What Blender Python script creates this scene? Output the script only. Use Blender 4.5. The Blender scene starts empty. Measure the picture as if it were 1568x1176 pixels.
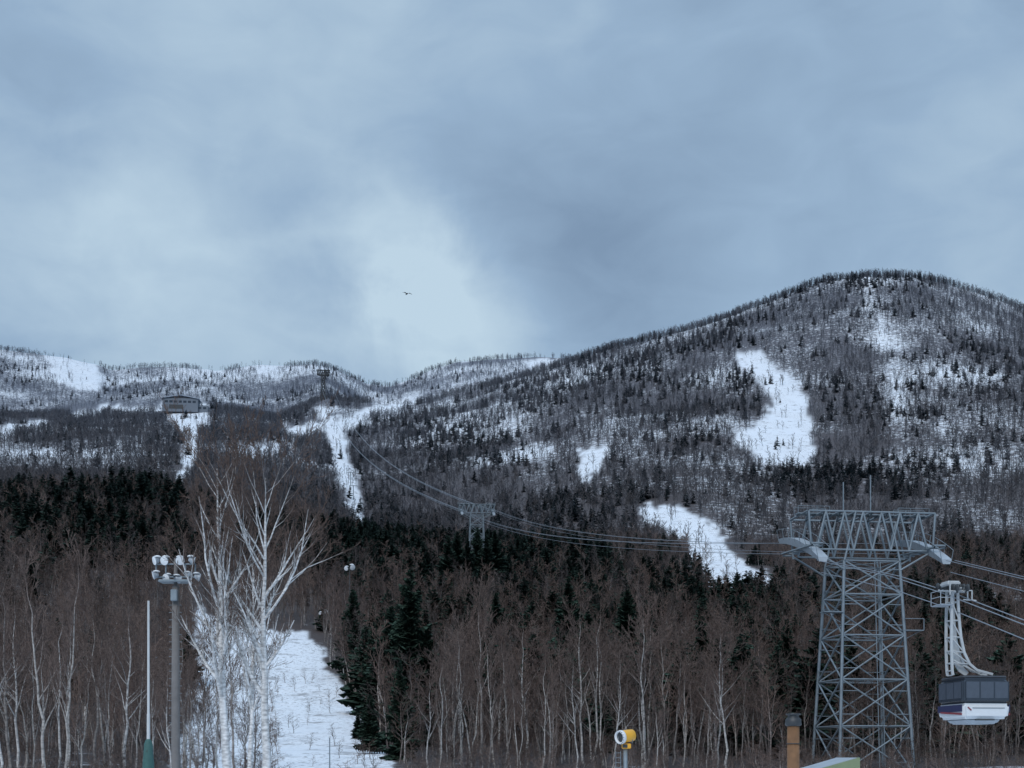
import bpy, math
import numpy as np
rng = np.random.default_rng(7)
F = 2000.0; CU = 784.0; HV = 1160.0; CAMZ = 4.0     # bearings are in 0.5 mrad units
S = bpy.context.scene
COL = S.collection

# ------------------------------------------------------------------ helpers
def link(o, parent=None):
    COL.objects.link(o)
    if parent: o.parent = parent
    return o

def mesh_np(name, V, Fc, k, col=None, smooth=False):
    me = bpy.data.meshes.new(name)
    V = np.asarray(V, dtype=np.float32); Fc = np.asarray(Fc, dtype=np.int32)
    me.vertices.add(len(V)); me.vertices.foreach_set('co', V.ravel())
    nf = len(Fc)
    me.loops.add(nf*k); me.loops.foreach_set('vertex_index', Fc.ravel())
    me.polygons.add(nf)
    me.polygons.foreach_set('loop_start', np.arange(0, nf*k, k, dtype=np.int32))
    try: me.polygons.foreach_set('loop_total', np.full(nf, k, dtype=np.int32))
    except Exception: pass
    if smooth: me.polygons.foreach_set('use_smooth', np.ones(nf, dtype=bool))
    if col is not None:
        a = me.attributes.new('Col', 'FLOAT_COLOR', 'POINT')
        c = np.ones((len(V), 4), dtype=np.float32); c[:, :3] = col
        a.data.foreach_set('color', c.ravel())
    me.update(calc_edges=True)
    return me

def norm(a): return a/np.maximum(np.linalg.norm(a, axis=-1, keepdims=True), 1e-9)

def tubes(groups, sides):
    VV, FF, RR, off = [], [], [], 0
    for P, R in groups:
        m, n, _ = P.shape
        T = np.gradient(P, axis=1) if n > 2 else np.repeat(P[:, 1:2]-P[:, 0:1], 2, axis=1)
        T = norm(T)
        ref = np.where(np.abs(T[:, :1, 2:3]) > 0.8, np.array([[[1., 0.05, 0.0]]]), np.array([[[0., 0., 1.]]]))
        U = norm(np.cross(T, np.broadcast_to(ref, T.shape))); W = np.cross(T, U)
        a = np.arange(sides)*2*np.pi/sides + np.pi/4
        ring = P[:, :, None, :] + R[:, :, None, None]*(np.cos(a)[None, None, :, None]*U[:, :, None, :] + np.sin(a)[None, None, :, None]*W[:, :, None, :])
        VV.append(ring.reshape(-1, 3)); RR.append(np.repeat(R.reshape(-1), sides))
        base = off + np.arange(m)[:, None, None]*n*sides + np.arange(n-1)[None, :, None]*sides
        j = np.arange(sides)[None, None, :]; j2 = (j+1) % sides
        q = np.stack([base+j, base+j2, base+sides+j2, base+sides+j], -1)
        FF.append(q.reshape(-1, 4)); off += m*n*sides
    return np.concatenate(VV), np.concatenate(FF), np.concatenate(RR)

def nodes_mat(name, rough=0.8, metal=0.0):
    m = bpy.data.materials.new(name); m.use_nodes = True
    nt = m.node_tree; b = nt.nodes['Principled BSDF']
    b.inputs['Roughness'].default_value = rough; b.inputs['Metallic'].default_value = metal
    return m, nt, b

def mat(name, c, rough=0.7, metal=0.0, var=0.18, scale=3.0):
    m, nt, b = nodes_mat(name, rough, metal)
    tc = nt.nodes.new('ShaderNodeTexCoord'); n = nt.nodes.new('ShaderNodeTexNoise')
    n.inputs['Scale'].default_value = scale; n.inputs['Detail'].default_value = 6
    nt.links.new(tc.outputs['Object'], n.inputs['Vector'])
    mx = nt.nodes.new('ShaderNodeMix'); mx.data_type = 'RGBA'
    mx.inputs[6].default_value = (*[x*(1-var) for x in c], 1); mx.inputs[7].default_value = (*[min(1, x*(1+var)) for x in c], 1)
    nt.links.new(n.outputs['Fac'], mx.inputs[0]); nt.links.new(mx.outputs[2], b.inputs['Base Color'])
    return m

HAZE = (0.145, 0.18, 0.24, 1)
def haze_chain(nt, colsock, b, y0=250, y1=3200, fmax=0.55):  # aerial haze painted into the base colour, stronger with distance along Y
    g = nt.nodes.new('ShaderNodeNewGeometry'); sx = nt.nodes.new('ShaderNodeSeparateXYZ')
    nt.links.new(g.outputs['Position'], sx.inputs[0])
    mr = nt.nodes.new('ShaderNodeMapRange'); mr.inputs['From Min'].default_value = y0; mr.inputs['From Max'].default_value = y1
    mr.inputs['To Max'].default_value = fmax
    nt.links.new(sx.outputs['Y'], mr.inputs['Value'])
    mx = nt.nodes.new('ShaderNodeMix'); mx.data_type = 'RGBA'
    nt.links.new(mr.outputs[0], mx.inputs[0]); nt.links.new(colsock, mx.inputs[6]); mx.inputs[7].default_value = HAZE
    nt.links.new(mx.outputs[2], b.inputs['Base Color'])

def tree_mat(name, fmax=0.55, huevar=0.35):
    m, nt, b = nodes_mat(name, 0.95)
    b.inputs['Specular IOR Level'].default_value = 0.1
    a = nt.nodes.new('ShaderNodeAttribute'); a.attribute_name = 'Col'
    oi = nt.nodes.new('ShaderNodeObjectInfo')
    mr = nt.nodes.new('ShaderNodeMapRange'); mr.inputs['To Min'].default_value = 1-huevar; mr.inputs['To Max'].default_value = 1+huevar
    nt.links.new(oi.outputs['Random'], mr.inputs['Value'])
    tc = nt.nodes.new('ShaderNodeTexCoord'); n = nt.nodes.new('ShaderNodeTexNoise'); n.inputs['Scale'].default_value = 2.5
    n.inputs['Detail'].default_value = 2
    mp = nt.nodes.new('ShaderNodeMapping'); mp.inputs['Scale'].default_value = (1, 1, 2.5)
    nt.links.new(tc.outputs['Object'], mp.inputs[0]); nt.links.new(mp.outputs[0], n.inputs['Vector'])
    m2 = nt.nodes.new('ShaderNodeMapRange'); m2.inputs['From Min'].default_value = .3; m2.inputs['From Max'].default_value = .6
    m2.inputs['To Min'].default_value = .5; m2.inputs['To Max'].default_value = 1.1
    nt.links.new(n.outputs['Fac'], m2.inputs['Value'])
    mu = nt.nodes.new('ShaderNodeMath'); mu.operation = 'MULTIPLY'
    nt.links.new(mr.outputs[0], mu.inputs[0]); nt.links.new(m2.outputs[0], mu.inputs[1])
    vm = nt.nodes.new('ShaderNodeVectorMath'); vm.operation = 'SCALE'
    nt.links.new(a.outputs['Color'], vm.inputs[0]); nt.links.new(mu.outputs[0], vm.inputs['Scale'])
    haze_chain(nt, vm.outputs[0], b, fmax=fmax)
    return m

def lattice_noise(x, y, scale, seed, octaves=4, gain=.5):
    r = np.random.default_rng(seed); G = r.random((256, 256)); out = 0; amp = 1; tot = 0
    for o in range(octaves):
        fx = x/scale + 13.7*o + 500; fy = y/scale + 7.3*o + 500
        ix = np.floor(fx).astype(int); iy = np.floor(fy).astype(int); tx = fx-ix; ty = fy-iy
        tx = tx*tx*(3-2*tx); ty = ty*ty*(3-2*ty)
        g = lambda a, b: G[a % 256, b % 256]
        v = (g(ix, iy)*(1-tx)+g(ix+1, iy)*tx)*(1-ty)+(g(ix, iy+1)*(1-tx)+g(ix+1, iy+1)*tx)*ty
        out = out+amp*v; tot += amp; amp *= gain; scale /= 2.03
    return out/tot

# ------------------------------------------------------------------ terrain
Uc = [-800, 0, 200, 400, 560, 640, 800, 950, 1100, 1250, 1400, 1568, 2400]
def prof(vals, us=Uc): return (us, vals)
def flat(v): return ([-800, 2400], [v, v])
crest = [(-1600,700),(-800,600),(0,640),(120,632),(250,625),(320,622),(420,640),(500,605),(560,612),(640,615),(700,600),(800,575),(880,550),(930,532),(1000,517),(1050,504),(1100,488),(1160,464),(1200,447),(1240,430),(1270,420),(1330,412),(1400,415),(1440,424),(1480,438),(1520,452),(1568,470),(2400,700)]
cu = [a for a, b in crest]; cv = [b for a, b in crest]
far = [(-1600,620),(-800,500),(0,527),(60,538),(100,542),(150,552),(170,563),(210,558),(260,555),(330,560),(400,551),(440,553),(480,551),(520,561),(560,580),(600,586),(620,578),(660,561),(700,548),(760,541),(820,541),(860,541),(900,546),(1000,560),(2400,600)]
fu = [a for a, b in far]; fv = [b for a, b in far]
v600 = [770,775,770,795,835,845,850,850,860,870,860,850,800]
PROF = [(60, flat(HV+CAMZ/60*F)), (80, flat(1235)), (110, flat(1180)), (150, flat(1150)), (220, flat(1080)),
 (350, prof([880,900,920,940,960,960,960,965,970,980,970,960,940])),
 (450, prof([830,840,840,870,895,900,905,910,915,920,910,900,880])),
 (600, prof(v600)), (750, prof([v+8 for v in v600])),
 (1100, prof([700,715,715,735,790,795,775,745,735,750,740,735,700])),
 (1600, prof([600,650,655,668,690,675,640,600,575,562,545,555,600])),
 (2000, (cu, cv)), (2300, (cu, [v+(12 if u < 560 else 60) for u, v in crest])),
 (3000, (fu, fv)), (3400, (fu, [v+90 for v in fv])), (5200, flat(1020)), (9000, flat(1120))]
uu = np.concatenate([np.linspace(-1616, -160, 60)[:-1], np.arange(-160, 1740, 3.6), np.linspace(1740, 3184, 60)[1:]])
yy = np.concatenate([np.array([-120, -60, -20, 0, 20, 40, 50, 60.]), np.exp(np.linspace(math.log(62), math.log(3150), 700)), np.exp(np.linspace(math.log(3250), math.log(9000), 24))])
py = np.log(np.array([p[0] for p in PROF]))
Vt = np.stack([np.interp(uu, p[1][0], p[1][1]) for p in PROF])
ly = np.log(np.maximum(yy, 60))
idx = np.clip(np.searchsorted(py, ly)-1, 0, len(py)-2)
w = ((ly-py[idx])/(py[idx+1]-py[idx]))[:, None]
E = Vt[idx]*(1-w)+Vt[idx+1]*w
kr = np.exp(-np.arange(-9, 10)**2/(2*3.5**2)); kr /= kr.sum()
Ep = np.pad(E, ((9, 9), (0, 0)), mode='edge'); E2 = sum(kr[i]*Ep[i:i+len(yy)] for i in range(19))
E = np.where(yy[:, None] > 70, E2, E)
Yg = np.repeat(yy[:, None], len(uu), 1); Xg = (uu[None, :]-CU)/F*np.maximum(Yg, 60)
amp = np.clip((Yg-250)/900, 0, 1)
nz = lattice_noise(Xg, Yg, 260, 3, 4)-.5
nz2 = lattice_noise(Xg, Yg, 60, 5, 4)-.5
E = E + amp*(nz*34 + nz2*10)*np.where(Yg > 1800, .45, 1)
Zg = CAMZ+(HV-E)/F*np.maximum(Yg, 60)
Zg = Zg + np.clip((Yg-70)/40, 0, 1)*(lattice_noise(Xg, Yg, 14, 9, 3)-.5)*0.9
Zg[Yg <= 60] = 0
VVg = HV-(Zg-CAMZ)/np.maximum(Yg, 60)*F
def gidx(x, y):
    u = CU+x/np.maximum(y, 60)*F
    return np.interp(u, uu, np.arange(len(uu))), np.interp(y, yy, np.arange(len(yy)))
def ground(x, y, A=None):
    A = Zg if A is None else A
    x = np.atleast_1d(np.asarray(x, float)); y = np.atleast_1d(np.asarray(y, float))
    a, b = gidx(x, y); i = np.minimum(a.astype(int), len(uu)-2); j = np.minimum(b.astype(int), len(yy)-2); p = a-i; q = b-j
    return A[j, i]*(1-p)*(1-q)+A[j, i+1]*p*(1-q)+A[j+1, i]*(1-p)*q+A[j+1, i+1]*p*q

POLY = [
 [(306,930),(345,950),(400,960),(470,968),(498,1010),(540,1085),(585,1150),(640,1215),(250,1215),(290,1100),(300,1000)],
 [(1130,537),(1166,535),(1184,560),(1218,585),(1238,615),(1243,640),(1234,660),(1248,685),(1240,710),(1200,718),(1164,710),(1150,690),(1122,682),(1132,660),(1172,642),(1184,606),(1162,582),(1136,566)],
 [(975,777),(1010,772),(1058,787),(1098,806),(1110,834),(1148,862),(1188,887),(1184,922),(1130,916),(1087,898),(1060,865),(1032,822),(988,800)],
 [(884,685),(935,684),(925,704),(905,732),(888,737),(884,705)],
 [(488,625),(512,622),(517,640),(548,634),(560,646),(530,662),(534,700),(540,740),(562,775),(556,815),(536,790),(516,730),(500,695),(503,664),(485,654)],
 [(425,645),(445,655),(500,650),(545,634),(580,620),(640,607),(646,617),(590,632),(545,648),(500,661),(450,668),(428,655)],
 [(253,622),(322,620),(312,652),(300,685),(288,735),(272,735),(284,672),(258,648)],
 [(66,532),(130,545),(152,560),(157,594),(120,600),(88,588),(80,560)],
 [(110,636),(140,624),(200,622),(255,620),(255,628),(200,631),(140,635),(112,646)],
 [(-60,664),(0,654),(70,646),(75,655),(0,666),(-60,678)],
 [(378,550),(405,543),(436,546),(440,560),(410,568),(380,566)], [(305,560),(340,552),(345,572),(315,572)],
 [(690,548),(740,536),(745,546),(700,556)], [(805,552),(850,545),(862,554),(820,564)], [(560,582),(622,574),(620,590),(565,592)],
 [(362,694),(428,680),(430,690),(366,704)],
]
def inpoly(u, v, poly):
    c = np.zeros(u.shape, bool); n = len(poly)
    for i in range(n):
        x1, y1 = poly[i]; x2, y2 = poly[(i+1) % n]
        if y1 == y2: continue
        c ^= ((y1 > v) != (y2 > v)) & (u < (x2-x1)*(v-y1)/(y2-y1)+x1)
    return c
Un = np.repeat(uu[None, :], len(yy), 0)
j1 = (lattice_noise(Un, VVg, 18, 21, 4, .75)-.5)*42; j2 = (lattice_noise(Un, VVg, 18, 22, 4, .75)-.5)*26
mask = np.zeros(Un.shape)
for P in POLY: mask = np.maximum(mask, inpoly(Un+j1, VVg+j2, P).astype(float))
mask[Yg > 3100] = 0
m2 = mask.copy()
m2[1:-1, 1:-1] = (mask[1:-1, 1:-1]*2+mask[:-2, 1:-1]+mask[2:, 1:-1]+mask[1:-1, :-2]+mask[1:-1, 2:])/6
dil = (m2 > 0.12).astype(float)

def gauss(u, v, L):
    s = 0
    for (a, b, su, sv, am) in L: s = s+am*np.exp(-((u-a)/su)**2-((v-b)/sv)**2)
    return s
SNOWY = [(1375,600,18,80,.55),(1350,520,16,50,.45),(1330,450,10,35,.4),(1480,620,110,110,.3),(1480,760,100,40,.3),(900,640,60,36,.4),(960,690,50,60,.3),(1540,820,80,60,.3),(830,720,36,60,.5),(790,680,36,60,.4),(700,640,50,35,.4),(80,705,130,20,.7),(200,690,70,30,.45),(1080,560,50,30,.2),(250,575,250,16,.3),(1210,590,20,60,.25),(1110,640,16,60,.2)]
veg = np.interp(np.log(np.maximum(Yg, 60)), np.log([60, 90, 115, 600, 1000, 1400, 2100, 2400, 3000]), [0, .25, .85, .95, .92, .70, .61, .66, .56])
veg = veg - .5*gauss(Un, VVg, SNOWY)*(Yg > 800) + (lattice_noise(Xg, Yg, 90, 31, 4)-.5)*.9*(Yg > 120)
veg = np.clip(veg, 0, 1)

nu, ny = len(uu), len(yy)
V = np.stack([Xg, Yg, Zg], -1).reshape(-1, 3)
a = (np.arange(ny-1)[:, None]*nu+np.arange(nu-1)[None, :])
Q = np.stack([a, a+1, a+nu+1, a+nu], -1).reshape(-1, 4)
fm = (m2[:-1, :-1]+m2[1:, :-1]+m2[:-1, 1:]+m2[1:, 1:]).reshape(-1)/4 > .5
tm, nt, b = nodes_mat('snow_and_undergrowth', 0.75)
b.inputs['Specular IOR Level'].default_value = .2
at = nt.nodes.new('ShaderNodeAttribute'); at.attribute_name = 'Col'
sp = nt.nodes.new('ShaderNodeSeparateColor'); nt.links.new(at.outputs['Color'], sp.inputs[0])
g = nt.nodes.new('ShaderNodeNewGeometry')
def tnoise(scale, detail=6, rough=.6):
    n = nt.nodes.new('ShaderNodeTexNoise'); n.inputs['Scale'].default_value = scale; n.inputs['Detail'].default_value = detail
    n.inputs['Roughness'].default_value = rough; nt.links.new(g.outputs['Position'], n.inputs['Vector']); return n.outputs['Fac']
def mth(op, x, y):
    n = nt.nodes.new('ShaderNodeMath'); n.operation = op; n.use_clamp = False
    for i, s in enumerate((x, y)):
        if isinstance(s, (int, float)): n.inputs[i].default_value = s
        else: nt.links.new(s, n.inputs[i])
    return n.outputs[0]
def ss(x, lo, hi, a0=0., a1=1.):
    n = nt.nodes.new('ShaderNodeMapRange'); n.interpolation_type = 'SMOOTHSTEP'
    n.inputs['From Min'].default_value = lo; n.inputs['From Max'].default_value = hi; n.inputs['To Min'].default_value = a0; n.inputs['To Max'].default_value = a1
    nt.links.new(x, n.inputs['Value']); return n.outputs[0]
n1 = tnoise(.22, 6, .7); n2 = tnoise(1.3, 4, .65); n3 = tnoise(.03, 3); n4 = tnoise(.12, 6, .75)
vegn = mth('ADD', sp.outputs['Green'], mth('MULTIPLY', mth('SUBTRACT', n1, .5), 1.6))
vegf = ss(vegn, .3, .75)
inv = mth('SUBTRACT', 1.0, sp.outputs['Red'])
vegf = mth('MULTIPLY', vegf, inv)
grass = mth('MULTIPLY', mth('MULTIPLY', ss(n2, .55, .64), ss(n3, .38, .54)), mth('MULTIPLY', sp.outputs['Red'], .7))
tuft = mth('MULTIPLY', ss(n4, .55, .65), mth('MULTIPLY', sp.outputs['Red'], .55))
fac = mth('MAXIMUM', mth('MAXIMUM', vegf, grass), tuft)
mx = nt.nodes.new('ShaderNodeMix'); mx.data_type = 'RGBA'; nt.links.new(fac, mx.inputs[0])
sn = nt.nodes.new('ShaderNodeMix'); sn.data_type = 'RGBA'; nt.links.new(n3, sn.inputs[0])
sn.inputs[6].default_value = (.74, .78, .84, 1); sn.inputs[7].default_value = (.87, .89, .92, 1)
nt.links.new(sn.outputs[2], mx.inputs[6]); mx.inputs[7].default_value = (.078, .064, .062, 1)
sy = nt.nodes.new('ShaderNodeSeparateXYZ'); nt.links.new(g.outputs['Position'], sy.inputs[0])
hz = ss(sy.outputs['Y'], 300, 3200, 0, .5)  # distance haze painted into the ground colour, strongest on undergrowth
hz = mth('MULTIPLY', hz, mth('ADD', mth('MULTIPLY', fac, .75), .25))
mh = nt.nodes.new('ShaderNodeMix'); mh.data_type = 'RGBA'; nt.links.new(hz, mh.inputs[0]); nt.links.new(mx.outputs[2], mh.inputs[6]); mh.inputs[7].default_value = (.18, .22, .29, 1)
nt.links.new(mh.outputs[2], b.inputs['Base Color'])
bp = nt.nodes.new('ShaderNodeBump'); bp.inputs['Strength'].default_value = .7; bp.inputs['Distance'].default_value = .5
nt.links.new(mth('ADD', n2, mth('MULTIPLY', n1, 2.5)), bp.inputs['Height']); nt.links.new(bp.outputs[0], b.inputs['Normal'])
tcol = np.stack([m2, veg, veg*0], -1).reshape(-1, 3)
def sub_sheet(name, faces):
    ids, inv_ = np.unique(faces, return_inverse=True)
    me = mesh_np(name, V[ids], inv_.reshape(faces.shape), 4, tcol[ids], True); me.materials.append(tm)
    return link(bpy.data.objects.new(name, me))
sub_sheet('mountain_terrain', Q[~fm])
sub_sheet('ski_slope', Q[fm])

# ------------------------------------------------------------------ tree prototypes
def spawn(P, R, k, t0, t1, ang, lenf, rf, up, jit, n, taper=.15, shrink=.55, rmin=.006):
    m, N, _ = P.shape
    L = np.linalg.norm(np.diff(P, axis=1), axis=2).sum(1)
    pi = np.repeat(np.arange(m), k); t = (np.tile(np.arange(k), m)+rng.random(m*k))/k*(t1-t0)+t0
    f = t*(N-1); i = np.minimum(f.astype(int), N-2); q = (f-i)[:, None]
    p = P[pi, i]*(1-q)+P[pi, i+1]*q; T = norm(P[pi, i+1]-P[pi, i]); r0 = (R[pi, i]*(1-q[:, 0])+R[pi, i+1]*q[:, 0])*rf
    rv = rng.normal(size=(m*k, 3)); pr = norm(rv-(rv*T).sum(1, keepdims=True)*T)
    an = np.radians(ang*(.7+.6*rng.random(m*k)))[:, None]
    d = norm(np.cos(an)*T+np.sin(an)*pr)
    ln = L[pi]*lenf*(1-shrink*t)*(.45+.9*rng.random(m*k))
    C = np.zeros((m*k, n, 3)); C[:, 0] = p
    for s in range(1, n):
        d = norm(d+rng.normal(size=d.shape)*jit+np.array([0, 0, up])); C[:, s] = C[:, s-1]+d*(ln/(n-1))[:, None]
    RR = np.maximum(r0[:, None]*np.linspace(1, taper, n)[None, :], rmin)
    return C, RR
def trunk(H, r, lean=.02, n=14, jit=.02, split=None):
    z = np.linspace(0, 1, n); dx = np.cumsum(rng.normal(size=n))*jit*H/n*2+lean*H*z; dy = np.cumsum(rng.normal(size=n))*jit*H/n*2
    P = np.stack([dx-dx[0], dy-dy[0], z*H], -1)[None]; R = (r*(1-z*.93))[None]
    return P, R
def bare_mesh(name, H, r, k, ang=42, t0=.3, rmin=.012, lenf=.38, stems=1, up=.09, twig=(.085,.055,.05), barkc=(.46,.45,.44), thr=(.02,.07), sides=(5,4,3), rf1=.62, lean=.03, tjit=.03, shrink=.6):
    g0 = []
    for s in range(stems): g0.append(trunk(H*(1-.12*s), r*(1-.15*s), lean=(lean if stems == 1 else (-.06+.12*s)), jit=tjit))
    P = np.concatenate([x[0] for x in g0]); R = np.concatenate([x[1] for x in g0])
    lv = [(P, R)]
    L1 = spawn(P, R, k[0], t0, .97, ang, lenf, rf1, up, .09, 7, .2, shrink, rmin)
    lv.append(L1); cur = L1
    for kk, lf in zip(k[1:], (.48, .5, .5)):
        cur = spawn(*cur, kk, .2, 1., ang*.85, lf, .6, up*.8, .14, 4 if kk > 3 else 3, .4, .4, rmin); lv.append(cur)
    parts = [tubes([lv[0]], sides[0]), tubes([lv[1]], sides[1])]+[tubes([x], sides[2]) for x in lv[2:]]
    off = 0; VV, FF, RR = [], [], []
    for v, f, r_ in parts: VV.append(v); FF.append(f+off); RR.append(r_); off += len(v)
    VV = np.concatenate(VV); FF = np.concatenate(FF); RR = np.concatenate(RR)
    t = np.clip((RR-thr[0])/(thr[1]-thr[0]), 0, 1)[:, None]
    c = np.array(twig)*(1-t)+np.array(barkc)*t
    c = c*(.8+.4*rng.random((len(c), 1)))
    return mesh_np(name, VV, FF, 4, c)
def conifer_mesh(name, H, Rm, layers, nb, m, c0=(.018,.032,.024), snow=.0, bare=.06):
    z = np.repeat(np.linspace(bare, .985, layers), nb)+rng.normal(size=layers*nb)*.4/layers
    z = np.clip(z, bare, .99)
    az = rng.random(len(z))*2*np.pi; L = Rm*(1-z)**.75*(.65+.55*rng.random(len(z)))+.12
    L = L*(1+.25*np.sin(az*2+z*23))
    out = np.stack([np.cos(az), np.sin(az), 0*az], -1); side = np.stack([-np.sin(az), np.cos(az), 0*az], -1)
    V_, F_, C_ = [], [], []
    slope = -.15-.35*rng.random(len(z))+z*.45
    for j in range(m):
        f0 = (j+.2)/m
        p = out*(L*f0)[:, None]; p[:, 2] = z*H+L*f0*slope+(f0**2)*L*.12
        w = L*(.42*(1-f0)+.12)+.08
        ad = out*(L/m*1.5)[:, None]; ad[:, 2] += L/m*slope
        for sgn in (-1, 1):
            tip = p+side*(sgn*w*(.7+.6*rng.random(len(z))))[:, None]+out*(w*.8)[:, None]; tip[:, 2] -= w*(.15+.5*rng.random(len(z)))
            A = p-ad*.3; B = p+ad+rng.normal(size=p.shape)*.05
            V_.append(np.stack([A, B, tip], 1).reshape(-1, 3))
            br = (.5+1.1*rng.random(len(z)))[:, None]
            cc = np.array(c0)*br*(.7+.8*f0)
            sn_ = (rng.random((len(z), 1)) < snow)
            cc = np.where(sn_, np.array([.5, .54, .6]), cc)
            C_.append(np.repeat(cc, 3, 0))
        q = p+ad*.5; q2 = q.copy(); q2[:, 2] -= w*.9
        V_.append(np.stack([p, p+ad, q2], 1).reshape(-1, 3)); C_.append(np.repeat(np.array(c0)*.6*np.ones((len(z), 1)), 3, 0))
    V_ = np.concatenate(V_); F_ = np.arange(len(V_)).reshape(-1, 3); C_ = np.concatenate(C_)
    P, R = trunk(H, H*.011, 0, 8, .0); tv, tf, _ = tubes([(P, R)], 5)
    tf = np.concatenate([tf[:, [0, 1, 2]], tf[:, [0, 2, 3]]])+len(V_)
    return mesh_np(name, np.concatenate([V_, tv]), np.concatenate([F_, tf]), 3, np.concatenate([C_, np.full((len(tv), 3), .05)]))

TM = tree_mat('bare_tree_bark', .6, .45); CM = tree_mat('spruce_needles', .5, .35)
def proto(coll, me, m):
    me.materials.append(m); o = bpy.data.objects.new(me.name, me); coll.objects.link(o); return o
mkc = bpy.data.collections.new
C_near = mkc('bare_tree_kinds'); C_mid = mkc('mid_bare_tree_kinds'); C_con = mkc('spruce_kinds')
C_farb = mkc('distant_bare_tree_kinds'); C_farc = mkc('distant_spruce_kinds')
twigs = [(.150,.108,.094), (.120,.098,.090), (.175,.125,.105), (.100,.084,.080)]
for i in range(4):
    proto(C_near, bare_mesh(f'bare_tree_{i}', 12, .11, (16, 6, 3), ang=32+6*i, t0=.25, rmin=.0145, lenf=.34, twig=twigs[i], barkc=[(.32,.29,.27),(.50,.48,.46),(.22,.19,.18),(.17,.15,.14)][i], thr=(.022,.06), tjit=.05), TM)
for i in range(4):
    proto(C_mid, bare_mesh(f'mid_bare_{i}', 12, .13, (13, 7), ang=36+5*i, t0=.25, rmin=.028, lenf=.36, up=.08, twig=twigs[i], barkc=[(.26,.235,.225),(.38,.365,.355),(.18,.16,.15),(.14,.125,.12)][i], thr=(.04,.10), sides=(3,3,3), tjit=.05), TM)
for i in range(3):
    proto(C_con, conifer_mesh(f'spruce_{i}', 14, 2.8+.4*i, 24, 7, 3, c0=(.024,.042,.031), bare=[.06,.12,.2][i]), CM)
for i in range(4):
    proto(C_farb, bare_mesh(f'far_bare_{i}', 12, .19, (11, 4), ang=38, t0=.22, rmin=.075, lenf=.40, up=.08, twig=[(.11,.097,.095),(.09,.084,.086),(.13,.11,.103),(.075,.07,.073)][i], barkc=(.13,.12,.12), thr=(.08,.14), sides=(3,3,3)), TM)
for i in range(3):
    proto(C_farc, conifer_mesh(f'far_spruce_{i}', 13, 2.5, 12, 6, 2, c0=(.019,.031,.028), snow=[.02, .05, .12][i]), CM)

def scatter(name, coll, nk, x, y, sc, sxy=None, kind=None, sink=.15):
    n = len(x); z = ground(x, y)-sink
    me = bpy.data.meshes.new(name); me.vertices.add(n)
    me.vertices.foreach_set('co', np.stack([x, y, z], -1).astype(np.float32).ravel())
    s = np.stack([sc*(sxy if sxy is not None else 1), sc*(sxy if sxy is not None else 1), sc], -1).astype(np.float32)
    me.attributes.new('tscale', 'FLOAT_VECTOR', 'POINT').data.foreach_set('vector', s.ravel())
    r = np.stack([rng.normal(size=n)*.05, rng.normal(size=n)*.05, rng.random(n)*6.283], -1).astype(np.float32)
    me.attributes.new('trot', 'FLOAT_VECTOR', 'POINT').data.foreach_set('vector', r.ravel())
    me.attributes.new('kind', 'INT', 'POINT').data.foreach_set('value', (kind if kind is not None else rng.integers(0, nk, n)).astype(np.int32))
    o = link(bpy.data.objects.new(name, me))
    ng = bpy.data.node_groups.new(name+'_nodes', 'GeometryNodeTree')
    ng.interface.new_socket('Geometry', in_out='INPUT', socket_type='NodeSocketGeometry')
    ng.interface.new_socket('Geometry', in_out='OUTPUT', socket_type='NodeSocketGeometry')
    N = ng.nodes; gi = N.new('NodeGroupInput'); go = N.new('NodeGroupOutput'); ip = N.new('GeometryNodeInstanceOnPoints'); ci = N.new('GeometryNodeCollectionInfo')
    ci.inputs['Collection'].default_value = coll; ci.inputs['Separate Children'].default_value = True; ci.inputs['Reset Children'].default_value = True
    ip.inputs['Pick Instance'].default_value = True
    def na(nm, ty):
        q = N.new('GeometryNodeInputNamedAttribute'); q.data_type = ty; q.inputs['Name'].default_value = nm; return q.outputs['Attribute']
    L = ng.links.new
    L(gi.outputs[0], ip.inputs['Points']); L(ci.outputs[0], ip.inputs['Instance']); L(na('kind', 'INT'), ip.inputs['Instance Index'])
    L(na('trot', 'FLOAT_VECTOR'), ip.inputs['Rotation']); L(na('tscale', 'FLOAT_VECTOR'), ip.inputs['Scale']); L(ip.outputs[0], go.inputs[0])
    md = o.modifiers.new('scatter', 'NODES'); md.node_group = ng
    return o

def sample(n, y0, y1, u0=-170, u1=1740, leak=0):
    y = np.sqrt(rng.random(n)*(y1**2-y0**2)+y0**2); u = u0+rng.random(n)*(u1-u0); x = (u-CU)/F*y
    v = ground(x, y, VVg); k = (ground(x, y, dil) < .3) | (rng.random(n) < leak)
    return x[k], y[k], u[k], v[k]
CONIF = [(70,820,110,40,.75),(205,800,60,40,1.1),(700,850,190,40,1.1),(560,830,60,50,1.1),(860,880,120,40,.7),(1130,950,130,40,1.1),(1340,735,120,30,1.2),(1140,600,18,36,.9),(880,790,100,35,1.1),(1050,640,70,50,.45),
         (580,1040,30,90,.6),(640,940,60,70,.8),(1110,520,120,30,.5),(930,560,60,30,.5),(1300,430,160,20,.4),(820,610,60,30,.6),(1420,640,180,80,.3),(330,640,60,40,.4),(230,590,60,20,.3),(700,690,80,40,.9),(1240,740,70,30,1.0),(550,700,16,50,.5),
         (860,960,60,50,.5),(960,1000,60,40,.5),(1180,1030,50,40,.6),(1450,960,60,40,.5),(430,1000,20,60,.3),(760,900,60,40,.5),(1500,880,70,30,.6),(500,900,40,50,.6)]
def pcon(u, v, x, y, base): return base+gauss(u, v, CONIF)*.6+(lattice_noise(x, y, 55, 77, 3)-.5)*.7
bx, by, cx, cy = [], [], [], []
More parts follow.
